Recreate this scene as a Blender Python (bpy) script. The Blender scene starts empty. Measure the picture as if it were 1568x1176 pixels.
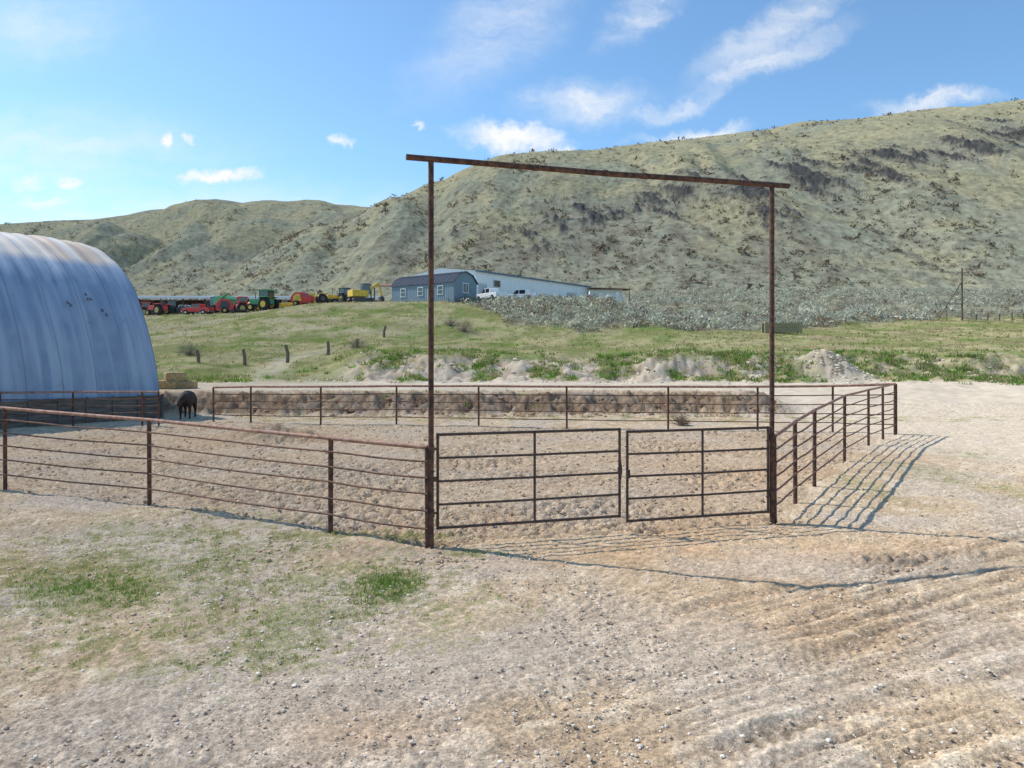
import bpy, math, random
import numpy as np
from mathutils import Vector, Matrix
random.seed(7); rng=np.random.default_rng(7)
F=1130.0; HC=2.52; HY=547.0
def gp(px,py):
    d=HC*F/(py-HY); return ((px-784)/F*d, d)
def sm(a,b,x):
    t=np.clip((x-a)/(b-a),0,1); return t*t*(3-2*t)
def lerp(a,b,t): return a+(b-a)*t
# ---------------- noise
PERM=np.random.default_rng(3).permutation(256).astype(np.int32)
ANG=np.random.default_rng(4).random(256)*2*np.pi
GX=np.cos(ANG).astype(np.float32); GY=np.sin(ANG).astype(np.float32)
def pn(x,y,s=0):
    x=np.asarray(x,dtype=np.float64)+s*17.31; y=np.asarray(y,dtype=np.float64)+s*9.73
    xf=np.floor(x); yf=np.floor(y); xi=xf.astype(np.int64)&255; yi=yf.astype(np.int64)&255
    fx=(x-xf).astype(np.float32); fy=(y-yf).astype(np.float32)
    def g(ix,iy,dx,dy):
        h=PERM[(PERM[ix&255]+iy)&255]; return GX[h]*dx+GY[h]*dy
    u=fx*fx*fx*(fx*(fx*6-15)+10); v=fy*fy*fy*(fy*(fy*6-15)+10)
    a=g(xi,yi,fx,fy); b=g(xi+1,yi,fx-1,fy); c=g(xi,yi+1,fx,fy-1); d=g(xi+1,yi+1,fx-1,fy-1)
    return 1.5*lerp(lerp(a,b,u),lerp(c,d,u),v)
def fbm(x,y,o=4,s=0,g=0.5):
    r=0;a=1;t=0
    for i in range(o):
        r=r+a*pn(x*2**i,y*2**i,s+i*3); t+=a; a*=g
    return r/t*1.3
# ---------------- terrain height
RX=[-900,-330,-260,-215,-200,-175,-150,-124,-70,-10,53,214,486,700,1500]
RZ=[20,25,33,48,67,92,108,120,160,186,190,211,247,266,282]
LX=[-2500,-1400,-821,-728,-635,-580,-515,-422,-357,-282,-217,-125,0,200,900]
LZ=[130,145,168,176,186,190,202,216,218,214,206,180,135,100,90]
def bankY(X,Y):
    nb=pn(X/7,Y/9,1); nb2=pn(X/2.3,Y/2.6,2); mid=sm(30,34,Y)*(1-sm(70,95,Y))
    return Y+mid*(nb*3.0+nb2*1.5)*sm(36,46,Y)+mid*(1-sm(36,46,Y))*(nb*1.1+nb2*.9)
def base_h(X,Y):
    X=np.asarray(X,float);Y=np.asarray(Y,float)
    Yw=bankY(X,Y)
    Rp=np.interp(Yw,[0,31.8,33.9,36,46,48.5,52.5,55,60,80,100,120,140,200,262,500,1050,6000],
                    [0,0,.80,.92,.95,1.15,2.55,2.85,3.1,4.8,6.9,10.0,12.4,19.5,26,48,70,90])
    Rs=np.interp(Yw,[0,32,46],[0,0,.95]); wr=sm(10.5,14.5,X)*(1-sm(46,47,Yw)); Rp=lerp(Rp,Rs,wr)
    zc=np.interp(X,[-75,-53,-38,-29,-17],[7.9,8.3,8.8,10.2,10.5])
    Lp=np.interp(Yw,[0,31.8,33.9,36,47,52,60,80],[0,0,.80,.92,1.0,1.4,2.2,4.6])
    Lp=np.where(Y>80,lerp(4.6,zc,np.clip((Y-80)/25,0,1)),Lp)
    far=np.interp(Y,[105,122,150,200,262,500,1050,6000],[0,1.1,2.7,6.1,12.5,33,60,80])
    Lp=np.where(Y>105,zc+far,Lp)
    w0=sm(.1,.24,X/np.maximum(Y,1)); w1=sm(-.26,-.19,X/np.maximum(Y,1)); w=lerp(w1,w0,sm(56,72,Y))
    z=lerp(Lp,Rp,w)
    z=z+1.6*np.exp(-(((X-21.7)/1.7)**2+((Y-50)/1.6)**2))
    z=z+.38*np.exp(-(((X+7.6)/1.3)**2+((Y-23)/.8)**2))
    z=z+sm(36,60,Y)*(pn(X/6,Y/6,5)*.25+pn(X/25,Y/25,6)*.6*sm(60,90,Y))*(1-.8*sm(98,104,Y)*(1-sm(135,160,Y))*(1-w))
    # hills
    yr=np.interp(X,[-200,-50,500],[570,695,720]); ft=np.interp(X,[-260,-200,-50,200],[470,430,320,270])
    zr=np.interp(X,RX,RZ)+pn(X/70,0*X,8)*2
    u=np.clip((Y-ft)/(yr-ft),0,None)
    S=np.where(u<1,.75*np.sin(np.pi/2*np.minimum(u,1)**1.25)+.25*np.minimum(u,1),1-.25*(u-1))
    wx=X+35*pn(X/110,Y/150,9)+.12*Y
    gul=pn(wx/62,Y/330,10)-.5*np.clip(.22-np.abs(pn(wx/70,Y/300,18)),0,1)*3; gul2=pn(wx/21,Y/120,11)
    env=np.clip(np.minimum(u*3,(1-u)*1.8),0,1)
    rough=fbm(X/24,Y/24,4,12)
    zm=z+np.maximum(zr-z,0)*S+env*(10*gul+2.2*gul2+rough*1.5)*np.clip(zr/120,.2,1)
    z1=np.where(u>0,zm,z)
    yl=1050.; fl=np.interp(X,[-900,-300],[420,520])
    ul=np.clip((Y-fl)/(yl-fl),0,None)
    zl=np.interp(X-(1050-Y)*.42,LX,LZ)+pn(X/90,0*X,13)*3
    Sl=np.where(ul<1,np.sin(np.pi/2*np.minimum(ul,1)**1.35),1-.2*(ul-1))
    envl=np.clip(np.minimum(ul*3,(1-ul)*1.8),0,1)
    wl=X+50*pn(X/170,Y/170,14)
    zl=z+np.maximum(zl-z,0)*Sl+envl*(22*pn(wl/95+Y/170,Y/330,15)-14*np.clip(.3-np.abs(pn(wl/90+Y/200,Y/300,19)),0,1)*2+5*pn(wl/28,Y/110,16)+rough*2.5)*(.15+.85*sm(-560,-400,X))
    z2=np.where(ul>0,zl,z)
    uf=np.clip((Y-1500)/600,0,1)
    z3=z+uf*uf*(3-2*uf)*(np.interp(X,[-3500,-1500,-1200,-800,800,3500],[290,300,265,130,60,60])+pn(X/200,Y/900,17)*10)
    return np.maximum(np.maximum(z1,z2),z3)
def H(x,y): return float(base_h(np.array([x]),np.array([y]))[0])
# ---------------- mesh helpers
def npmesh(name,V,Fc,col=None,smooth=False,mat=None,parent=None):
    V=np.asarray(V,np.float32).reshape(-1,3); Fc=np.asarray(Fc,np.int32); k=Fc.shape[1]; m=Fc.shape[0]
    me=bpy.data.meshes.new(name); me.vertices.add(len(V)); me.vertices.foreach_set('co',V.ravel())
    me.loops.add(m*k); me.loops.foreach_set('vertex_index',Fc.ravel())
    me.polygons.add(m); me.polygons.foreach_set('loop_start',np.arange(0,m*k,k,dtype=np.int32))
    try: me.polygons.foreach_set('loop_total',np.full(m,k,dtype=np.int32))
    except Exception: pass
    me.update(calc_edges=True)
    me.polygons.foreach_set('use_smooth',np.full(m,smooth))
    if col is not None:
        a=me.color_attributes.new('Col','FLOAT_COLOR','POINT'); a.data.foreach_set('color',np.asarray(col,np.float32).ravel())
    if mat: me.materials.append(mat)
    ob=bpy.data.objects.new(name,me); bpy.context.collection.objects.link(ob)
    if parent: ob.parent=parent
    return ob
class MB:
    def __init__(s): s.v=[];s.f=[];s.m=[];s.sm=[]
    def add(s,vs,fs,mat=0,smooth=False):
        o=len(s.v); s.v+= [tuple(v) for v in vs]
        for f in fs: s.f.append([i+o for i in f]); s.m.append(mat); s.sm.append(smooth)
    def box(s,c,d,mat=0,rz=0,ry=0,rx=0,taper=1.0):
        R=Matrix.Rotation(rz,3,'Z')@Matrix.Rotation(ry,3,'Y')@Matrix.Rotation(rx,3,'X'); vs=[]
        for z in(-.5,.5):
            k=taper if z>0 else 1
            for x,y in((-.5,-.5),(.5,-.5),(.5,.5),(-.5,.5)):
                vs.append(Vector(c)+R@Vector((x*d[0]*k,y*d[1]*k,z*d[2])))
        s.add(vs,[(0,3,2,1),(4,5,6,7),(0,1,5,4),(1,2,6,5),(2,3,7,6),(3,0,4,7)],mat)
    def tube(s,pts,r,n=8,mat=0,caps=True):
        pts=[Vector(p) for p in pts]; rs=r if isinstance(r,(list,tuple)) else [r]*len(pts); vs=[]
        for i,p in enumerate(pts):
            t=(pts[min(i+1,len(pts)-1)]-pts[max(i-1,0)]).normalized()
            up=Vector((0,0,1)) if abs(t.z)<.9 else Vector((1,0,0))
            a=t.cross(up).normalized(); b=t.cross(a)
            for k in range(n):
                q=2*math.pi*k/n; vs.append(p+(a*math.cos(q)+b*math.sin(q))*rs[i])
        fs=[]
        for i in range(len(pts)-1):
            for k in range(n): fs.append((i*n+k,i*n+(k+1)%n,(i+1)*n+(k+1)%n,(i+1)*n+k))
        s.add(vs,fs,mat,True)
        if caps: s.add(vs[:n],[tuple(range(n))],mat); s.add(vs[-n:],[tuple(range(n))[::-1]],mat)
    def prism(s,prof,y0,y1,mat=0):
        n=len(prof); vs=[(x,y0,z) for x,z in prof]+[(x,y1,z) for x,z in prof]
        fs=[tuple(range(n)),tuple(range(n,2*n))[::-1]]+[(i,(i+1)%n+0,(i+1)%n+n,i+n)[::-1] for i in range(n)]
        s.add(vs,fs,mat)
    def wheel(s,c,r,w,mt=0,mh=1):
        x,y,z=c; s.tube([(x,y-w/2,z),(x,y-w*.4,z),(x,y+w*.4,z),(x,y+w/2,z)],[r*.9,r,r,r*.9],18,mt)
        s.tube([(x,y-w/2-.03,z),(x,y+w/2+.03,z)],r*.5,12,mh)
    def build(s,name,mats,parent=None,loc=(0,0,0),rz=0,bevel=0):
        me=bpy.data.meshes.new(name); me.from_pydata(s.v,[],s.f)
        for m in mats: me.materials.append(m)
        me.polygons.foreach_set('material_index',s.m); me.polygons.foreach_set('use_smooth',s.sm); me.update()
        ob=bpy.data.objects.new(name,me); bpy.context.collection.objects.link(ob)
        ob.location=loc; ob.rotation_euler=(0,0,rz)
        if parent: ob.parent=parent
        if bevel:
            b=ob.modifiers.new('b','BEVEL'); b.width=bevel; b.segments=2; b.limit_method='ANGLE'
        return ob
def empty(name,loc,rz=0):
    e=bpy.data.objects.new(name,None); bpy.context.collection.objects.link(e); e.location=loc; e.rotation_euler=(0,0,rz); e.empty_display_size=.2; return e
# ---------------- materials
def mat(name,c,rough=.7,metal=0,c2=None,scale=6,bump=0,spec=.3,stretch=(1,1,1),contrast=(.35,.65)):
    m=bpy.data.materials.new(name); m.use_nodes=True; nt=m.node_tree; N=nt.nodes; L=nt.links
    b=N['Principled BSDF']; b.inputs['Roughness'].default_value=rough; b.inputs['Metallic'].default_value=metal
    b.inputs['Specular IOR Level'].default_value=spec
    tc=N.new('ShaderNodeTexCoord'); mp=N.new('ShaderNodeMapping'); mp.inputs['Scale'].default_value=stretch
    L.new(tc.outputs['Object'],mp.inputs[0])
    n=N.new('ShaderNodeTexNoise'); n.inputs['Scale'].default_value=scale; n.inputs['Detail'].default_value=4; L.new(mp.outputs[0],n.inputs[0])
    r=N.new('ShaderNodeValToRGB'); c2=c2 or tuple(x*.72 for x in c)
    r.color_ramp.elements[0].position=contrast[0]; r.color_ramp.elements[1].position=contrast[1]
    r.color_ramp.elements[0].color=(*c2,1); r.color_ramp.elements[1].color=(*c,1)
    L.new(n.outputs[0],r.inputs[0]); L.new(r.outputs[0],b.inputs['Base Color'])
    if bump:
        bp=N.new('ShaderNodeBump'); bp.inputs['Distance'].default_value=bump; L.new(n.outputs[0],bp.inputs['Height']); L.new(bp.outputs[0],b.inputs['Normal'])
    return m
def vcmat(name,rough=.9):
    m=bpy.data.materials.new(name); m.use_nodes=True; nt=m.node_tree; N=nt.nodes; L=nt.links
    for nd in list(N):
        if nd.type=='BSDF_PRINCIPLED': N.remove(nd)
    a=N.new('ShaderNodeAttribute'); a.attribute_name='Col'
    df=N.new('ShaderNodeBsdfDiffuse'); L.new(a.outputs['Color'],df.inputs[0])
    out=[n for n in N if n.type=='OUTPUT_MATERIAL'][0]
    if name=='foliage':
        tr=N.new('ShaderNodeBsdfTranslucent'); L.new(a.outputs['Color'],tr.inputs[0]); ms=N.new('ShaderNodeMixShader'); ms.inputs[0].default_value=.35
        L.new(df.outputs[0],ms.inputs[1]); L.new(tr.outputs[0],ms.inputs[2]); L.new(ms.outputs[0],out.inputs[0])
    else: L.new(df.outputs[0],out.inputs[0])
    return m
RUSTD=mat('rusted_pipe',(.15,.075,.05),.8,.2,(.05,.032,.028),14,.002)
RUSTT=mat('rusted_rail',(.40,.24,.185),.75,.1,(.20,.11,.08),9,.002)
ROD=mat('rusted_rod',(.22,.12,.085),.8,.2,(.08,.05,.04),9,.001)
WOOD=mat('weathered_wood',(.22,.18,.14),.9,0,(.10,.08,.06),9,.01,stretch=(3,3,.6))
RUBBER=mat('rubber',(.03,.03,.032),.85); HUB=mat('hub',(.45,.40,.12),.5)
GLASS=mat('dark_glass',(.03,.04,.05),.08,0,(.02,.03,.04),3,spec=.8)
WHITE=mat('white_paint',(.80,.81,.82),.4,0,(.70,.71,.72),2)
def paint(n,c): return mat(n,c,.45,0,tuple(x*.7+.02 for x in c),2.5,spec=.4)
RED=paint('red_paint',(.62,.05,.045)); GREEN=paint('green_paint',(.045,.26,.10)); YEL=paint('yellow_paint',(.78,.53,.06)); DKGR=paint('dark_grey_paint',(.06,.065,.07))
CHROME=mat('bare_metal',(.5,.5,.5),.35,.8)
# ---------------- terrain zones
cpx=[(8,750),(229,772),(506,815),(660,838),(1182,800),(1218,770),(1247,745),(1293,706),(1330,682),(1370,666),(1023,657),(733,653),(327,645),(243,652)]
CORR=[gp(*p) for p in cpx]+[(-18,25)]
def inpoly(X,Y,P):
    r=np.zeros(X.shape,bool); n=len(P)
    for i in range(n):
        x1,y1=P[i];x2,y2=P[(i+1)%n]
        if y1==y2: continue
        c=((y1>Y)!=(y2>Y))&(X<(x2-x1)*(Y-y1)/(y2-y1)+x1); r^=c
    return r
def ell(X,Y,cx,cy,a,b): return np.exp(-(((X-cx)/a)**2+((Y-cy)/b)**2))
def gmask(X,Y):
    n=fbm(X*1.3,Y*1.3,3,20); n2=fbm(X*7,Y*7,3,24)
    w=1.3*ell(X,Y,-4.5,7.95,.75,.40)+1.4*ell(X,Y,-1.38,8.2,.32,.6)
    w+=.42*ell(X,Y,-5.2,11,2.8,2.0)+.36*ell(X,Y,-3,9.2,2.8,1.3)+.40*ell(X,Y,-2.3,6.6,1.5,1.0)+.55*ell(X,Y,9.2,14.8,1.0,4)+.4*ell(X,Y,12,19,1.5,1.5)
    w+=.6*ell(X,Y,-2.0,10.45,1.6,.25)+.40*ell(X,Y,-6.5,7.2,3.5,2)+.32*ell(X,Y,-1.5,7.4,2.5,1.2)+.4*ell(X,Y,-5.2,8.8,1.2,.4)
    w+=.6*ell(X,Y,6.9,14.2,.5,2.)+.9*ell(X,Y,-.45,9.5,.35,.16)
    w+=.5*sm(27.5,30,Y)*(1-sm(31,32,Y))*sm(-.1,.3,n)*1.3
    return np.clip((w+.45*n*np.minimum(w*2.5,1)+.75*n2*np.minimum(w*3,1)-.35)*2.0,0,1)
TR=[]
for pl in ([(700,1176),(950,1105),(1250,1010),(1568,925),(1900,870)],[(900,1250),(1100,1150),(1300,1080),(1568,1020),(1900,960)],[(1050,990),(1200,955),(1350,905),(1568,845),(1800,800)],
           [(900,1070),(1150,1000),(1400,925),(1568,880),(1800,830)],[(1150,1260),(1350,1170),(1568,1095),(1900,1020)],[(1190,1060),(1270,1010),(1400,940),(1480,890)],
           [(1000,1060),(1200,1010),(1568,900),(1700,870)],[(600,1060),(800,1030),(1000,960),(1150,900)],[(1300,1250),(1568,1160),(1900,1080)],[(1280,900),(1400,865),(1568,820),(1750,780)],[(1180,1100),(1300,1040),(1568,975),(1800,930)],[(760,985),(900,950),(1050,935),(1200,900)]):
    TR.append([gp(*p) for p in pl])
def dseg(X,Y,P):
    best=np.full(X.shape,9.); along=np.zeros(X.shape); acc=0
    for (x1,y1),(x2,y2) in zip(P[:-1],P[1:]):
        L=math.hypot(x2-x1,y2-y1); dx,dy=(x2-x1)/L,(y2-y1)/L
        t=np.clip((X-x1)*dx+(Y-y1)*dy,0,L); sd=(X-x1)*-dy+(Y-y1)*dx
        d=np.hypot(X-x1-t*dx,Y-y1-t*dy); b=d<np.abs(best); best=np.where(b,np.where(sd<0,-d,d),best); along=np.where(b,acc+t,along); acc+=L
    return best,along
rows=list(np.linspace(-12,3.6,24)); d=3.8
while d<30: rows.append(d); d+=.0042*d
while d<112: rows.append(d); d+=.0062*d
while d<262: rows.append(d); d+=.009*d
while d<1120: rows.append(d); d+=.005*d
while d<9000: rows.append(d); d*=1.05
rows=np.array(rows)
ts=np.concatenate([np.linspace(-5,-.86,30,endpoint=False),np.linspace(-.86,.86,960),np.linspace(.86,5,31)[1:]])
NY,NX=len(rows),len(ts)
GYr=np.repeat(rows[:,None],NX,1); wid=np.maximum(rows+3,6.)[:,None]; GXr=ts[None,:]*wid
Z=base_h(GXr,GYr)
C=np.zeros((NY,NX,4),np.float32)
def mixc(c,k,m):
    return c*(1-m[...,None])+np.array(k)*m[...,None]
nr=int(np.searchsorted(rows,36)); X=GXr[:nr];Y=GYr[:nr]
xw=X+.3*pn(X,Y,30); yw=Y+.3*pn(X,Y,31)
cor=inpoly(xw,yw,CORR).astype(float)
f4=fbm(X*4,Y*4,3,33); p9=pn(X*9,Y*9,39); p17=pn(X*17,Y*17,34); p33=pn(X*33,Y*33,29)
tex=sm(-.5,.5,fbm(X*.7,Y*.7,2,28))
dz=fbm(X*.8,Y*.8,3,32)*.03+f4*.012+(.35+tex)*(p9*.007+p17*.008+p33*.006*(Y<12))
patch=sm(-.3,.3,fbm(X*.35,Y*.35,2,35)+.6*ell(X,Y,-1.5,14.5,3.5,3)-.2)
hn=pn(X*3.1,Y*3.1,36); h2=pn(X*6.5,Y*6.5,37)
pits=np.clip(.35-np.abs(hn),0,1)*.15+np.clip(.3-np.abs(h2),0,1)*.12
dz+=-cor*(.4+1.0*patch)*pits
lump=ell(X,Y,*gp(1370,862),.6,.3)+.6*ell(X,Y,*gp(1470,850),.9,.25)+.5*ell(X,Y,*gp(560,845),.8,.3)
dz+=lump*np.abs(pn(X*6,Y*6,38))*.15
rut=np.zeros_like(X)
for i,P in enumerate(TR):
    dd,al=dseg(X,Y,P); dd=dd+.04*pn(al*.9,al*0,60+i)+.008*p9; fade=sm(0,1.5,al)*np.clip(.75+.9*pn(al*.5,al*0,40+i),.3,1.2)*(.75+.4*tex)
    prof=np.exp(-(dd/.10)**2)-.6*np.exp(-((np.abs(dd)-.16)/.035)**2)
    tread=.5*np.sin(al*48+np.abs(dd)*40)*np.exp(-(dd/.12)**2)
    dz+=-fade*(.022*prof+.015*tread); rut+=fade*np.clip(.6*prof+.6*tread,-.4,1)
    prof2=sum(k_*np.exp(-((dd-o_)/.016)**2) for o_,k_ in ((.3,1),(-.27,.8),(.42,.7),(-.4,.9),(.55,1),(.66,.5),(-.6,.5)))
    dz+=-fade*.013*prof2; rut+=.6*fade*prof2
mb=np.exp(-(((X+7.6)/1.5)**2+((Y-23)/1.0)**2)); dz+=mb*fbm(X*2.5,Y*2.5,3,50)*.2
bz_=base_h(X,Y)
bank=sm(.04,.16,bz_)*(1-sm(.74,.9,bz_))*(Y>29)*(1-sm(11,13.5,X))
dz+=bank*(fbm(X*1.8,Y*1.8,4,57)*.42)
Z[:nr]+=dz*(sm(-2,3,Y))
n1=fbm(X*.5,Y*.5,3,51); n2=fbm(X*3,Y*3,3,52); n3=pn(X*14,Y*14,53); n4=pn(X*32,Y*32,54)
c=np.ones(X.shape+(3,))*np.array([.59,.445,.295])
c=mixc(c,(.52,.375,.24),sm(-.2,.4,n1))
c=mixc(c,(.68,.555,.41),sm(.05,.5,n2)*.6)
grav=sm(-.1,.35,fbm(X*.4,Y*.4,2,55)+.5*ell(X,Y,-2.5,5,2.5,1.6)+.3*ell(X,Y,-4,9,3,2))
c=mixc(c,(.54,.45,.36),grav*.65)
org=.85*ell(X,Y,2.4,9.9,3.2,1.0)+.6*ell(X,Y,2.2,7.3,1.3,.9)+cor*.6*ell(X,Y,5,16,3,5)+.6*ell(X,Y,-8.5,22,4,2.2)+.4*ell(X,Y,-1,5,.6,.3)+cor*.10
org=np.clip(org*(.85+.9*n1+.5*n2),0,1)
c=mixc(c,(.64,.40,.215),org*.75)
c=mixc(c,(.50,.38,.265),cor*.4)
c=mixc(c,(.19,.13,.09),cor*np.clip(pits*6,0,1)*(.35+.6*patch)*.8)  # churned soil tone plus the shade of the hoof pits, painted into the colour
c=mixc(c,(.30,.17,.09),np.clip(mb*(.5+n2),0,1)*.6)
c=mixc(c,(.24,.17,.12),np.clip(lump,0,1)*.65)
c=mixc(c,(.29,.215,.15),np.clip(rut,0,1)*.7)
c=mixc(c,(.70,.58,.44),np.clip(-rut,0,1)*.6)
white=sm(9,13,X)*sm(12,20,Y); c=mixc(c,(.69,.57,.43),white*.75)
spk=1+.15*p9+.22*n3*(.4+tex)+.3*n4*(Y<16)+.15*n2+.2*p17
c=c*spk[...,None]
g=gmask(X,Y); c=mixc(c,(.24,.26,.08),g*.7*np.clip(.8+n3,0,1)); c=mixc(c,(.48,.40,.21),np.clip(g*2,0,1)*(1-g)*.5)
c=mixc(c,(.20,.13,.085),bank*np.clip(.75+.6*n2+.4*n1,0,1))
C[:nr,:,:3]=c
# mid part
a=nr;b=int(np.searchsorted(rows,262)); X=GXr[a:b];Y=GYr[a:b];Zm=Z[a:b]
n1=fbm(X/9,Y/9,3,60); n2=fbm(X/1.8,Y/2.2,4,61); n3=pn(X*2.2,Y*2.2,62); Yw=bankY(X,Y)
tX=X/Y
c=np.ones(X.shape+(3,))*np.array([.66,.545,.41])
c=c*(1+.16*n2)[...,None]
grn=np.zeros(X.shape+(3,))+np.array([.225,.23,.085]); grn=mixc(grn,(.44,.375,.205),sm(-.45,.25,n1+.5*n2)*.8); grn=mixc(grn,(.15,.22,.05),sm(.12,.45,fbm(X/4,Y/4,2,63))*.6)
bankm=sm(46,47.5,Yw)*(1-sm(52.3,53.2,Yw))*(Y<62)*sm(-.23,-.19,tX)
bgr=sm(.02,.3,fbm(X/3.2,Y/6,3,67)+.25*sm(8,20,X)+.01)
gm=sm(51.3,52.8,Yw)
gm=np.maximum(gm,bankm*bgr*.9)
gm=np.maximum(gm,sm(42,50,Y+2*n1)*(1-sm(-.26,-.19,tX)))
gm=np.maximum(gm,.85*sm(.05,.3,n1+.3*n2)*sm(.14,.2,tX)*sm(46,50,Y))
gm*=1-.9*np.exp(-(((X-21.7)/2.2)**2+((Y-50)/2.4)**2)**2)
gm=np.maximum(gm,sm(66,74,Y)*.95)
c=mixc(c,(.56,.44,.33),bankm*sm(-.2,.3,n2)*.7)
c=c*(1-gm[...,None])+grn*gm[...,None]
rill=np.clip(.25-np.abs(pn(X*1.1,Y*.5,66)),0,1)*3; c=mixc(c,(.30,.22,.15),bankm*(1-gm)*rill*.8)
Z[a:b]+=bankm*(fbm(X*.9,Y*.9,3,68)*.34-rill*.14)
dirt=sm(.15,.45,fbm(X/14,Y/2.5,3,64))*sm(.2,.35,tX)*sm(58,64,Y)*(1-sm(100,110,Y)); c=mixc(c,(.33,.24,.16),dirt*.75)
dirtl=sm(.0,.35,fbm(X/7,Y/7,3,65))*(1-sm(-.25,-.05,tX))*sm(60,85,Y); c=mixc(c,(.46,.38,.25),dirtl*.75)
path=np.exp(-((X-np.interp(Y,[36,50,62,80,104],[-15.5,-17,-19,-15,-14]))/np.interp(Y,[36,104],[1.5,.6]))**2)*(1-sm(62,76,Y)); c=mixc(c,(.60,.50,.37),path*.7*np.clip(.8+n2,0,1))
plat=sm(103,107,Y)*(1-sm(.05,.12,tX)); c=mixc(c,(.38,.32,.23),plat*.8)
edge=np.where(tX<.3,86+30*np.clip(-tX,0,1)*8,86+np.clip((tX-.3)/.3,0,1)*24)
sg=np.maximum(sm(-.1,-.06,tX)*sm(0,5,Y-edge+5*n1),sm(150,175,Y)); c=mixc(c,(.22,.205,.145),sg*.9)
c=mixc(c,(.42,.37,.25),sg*sm(.15,.5,n1+.4*n2)*.45)
c*= (1+.18*n3)[...,None]
C[a:b,:,:3]=c; C[a:b,:,3]=.35
# hills
X=GXr[b:];Y=GYr[b:];Zm=Z[b:]
n1=fbm(X/60,Y/60,4,70); n2=fbm(X/10,Y/22,4,71); n3=pn(X/3.2,Y/6.5,72); n4=fbm(X/30,Y/55,3,73); n5=pn(X/1.7,Y/3.5,78)
hz=np.clip((Zm-30)/190,0,1)
c=np.ones(X.shape+(3,))*np.array([.385,.345,.21])
c=mixc(c,(.48,.405,.245),sm(-.1,.4,n4)*.65*(.4+hz*.6))
c=mixc(c,(.32,.315,.23),sm(-.25,.3,n1+.35*n2+.5-1.1*hz)*.8)
c=mixc(c,(.52,.43,.26),sm(.05,.3,n2+.4*n1)*.7*sm(240,290,X)*(1-sm(430,530,Y)))
lowd=1-.5*hz
c=mixc(c,(.21,.19,.14),sm(.16,.42,n2)*.5*lowd)
c=mixc(c,(.18,.16,.12),sm(.24,.45,n3)*.5*lowd)
c=mixc(c,(.20,.18,.135),sm(.32,.5,n5)*.5*lowd)
U=fbm(X/13+Y/60,Y/34,5,75,.68)
rk=np.zeros_like(X); bk=np.zeros_like(X)
yy_=np.linspace(275,700,200)
def onhill(px,py):
    t=(px-784)/F; q=(base_h(t*yy_,yy_)-HC)/yy_; i=int(np.argmin(np.abs(q-(HY-py)/F))); return t*yy_[i],yy_[i]
for (px,py,rx,ry,k) in [(720,298,36,12,.75),(930,328,75,11,.95),(1030,303,85,15,1),(1140,288,75,13,.95),(1250,265,65,20,1),(1190,322,60,12,.7),(1330,240,60,12,1),(1400,235,80,15,1),(1480,226,80,14,1),(1550,212,60,22,1),(1370,268,60,12,.75),(870,338,60,10,.9),(700,352,60,10,.65),(770,365,80,9,.65),(880,370,70,9,.65),(1130,235,24,7,.8),(1290,292,40,15,.65)]:
    hx,hy=onhill(px,py); s_=np.exp(-(((X-hx)/(rx/F*hy))**2+((Y-hy)/(ry*2.3))**2)); rk=np.maximum(rk,k*s_)
for (px,py,rx,ry) in [(760,395,120,18),(900,385,150,25),(1100,400,120,14),(1200,360,60,30),(620,400,60,25),(1050,370,80,20)]:
    hx,hy=onhill(px,py); bk=np.maximum(bk,np.exp(-(((X-hx)/(rx/F*hy))**2+((Y-hy)/(ry*2.3))**2)))
bl=sm(.1,.5,U+.4*pn(X/70,Y/50,79)-.1)*(X<-120)*(Y>500)
rock=sm(.47,.62,rk*.60+.85*U)*(Y<900)*np.clip(rk*2.5,0,1)
halo=sm(.2,.55,rk*.65+.5*U)*np.clip(rk*3,0,1)*(Y<900)
c=mixc(c,(.22,.175,.13),np.clip(bk*(.6+n2),0,1)*.55)
c=mixc(c,(.21,.19,.15),bl*.55)
c=mixc(c,(.23,.21,.17),halo*.55)
c=mixc(c,(.075,.072,.072),rock*.9)
Z[b:]+=rock*(3.0*np.abs(pn(X/4,Y/6,76))+1.6*np.abs(pn(X/9,Y/12,77)))
Z[b:]+=n3*.3*lowd
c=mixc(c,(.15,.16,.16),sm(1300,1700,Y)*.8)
haze_mix=sm(300,2500,Y)*.25; c=mixc(c,(.36,.38,.42),haze_mix)  # distance haze painted into the hill colour, stronger further out
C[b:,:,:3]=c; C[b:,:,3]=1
C[...,:3]=np.clip(C[...,:3],.01,.8)
idx=np.arange(NY*NX).reshape(NY,NX)
Fq=np.stack([idx[:-1,:-1],idx[:-1,1:],idx[1:,1:],idx[1:,:-1]],-1).reshape(-1,4)
m=bpy.data.materials.new('soil_and_hills'); m.use_nodes=True; nt=m.node_tree;N=nt.nodes;L=nt.links
bs=N['Principled BSDF']; N.remove(bs); bs=N.new('ShaderNodeBsdfDiffuse'); bs.inputs['Roughness'].default_value=.6
out=[n for n in N if n.type=='OUTPUT_MATERIAL'][0]; L.new(bs.outputs[0],out.inputs[0])
at=N.new('ShaderNodeAttribute'); at.attribute_name='Col'; tc=N.new('ShaderNodeTexCoord')
def noise(sc,det=5,ro=.6):
    n=N.new('ShaderNodeTexNoise'); n.inputs['Scale'].default_value=sc; n.inputs['Detail'].default_value=det; n.inputs['Roughness'].default_value=ro; L.new(tc.outputs['Object'],n.inputs[0]); return n
def mrange(src,a,b_,c_,d_):
    r=N.new('ShaderNodeMapRange'); r.inputs[1].default_value=a;r.inputs[2].default_value=b_;r.inputs[3].default_value=c_;r.inputs[4].default_value=d_; L.new(src,r.inputs[0]); return r
nn=noise(42,3,.85); nf=noise(.22,6,.75)
near=mrange(nn.outputs[0],.3,.7,.5,1.46).outputs[0]; farr=mrange(nf.outputs[0],.34,.66,.7,1.28).outputs[0]
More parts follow.
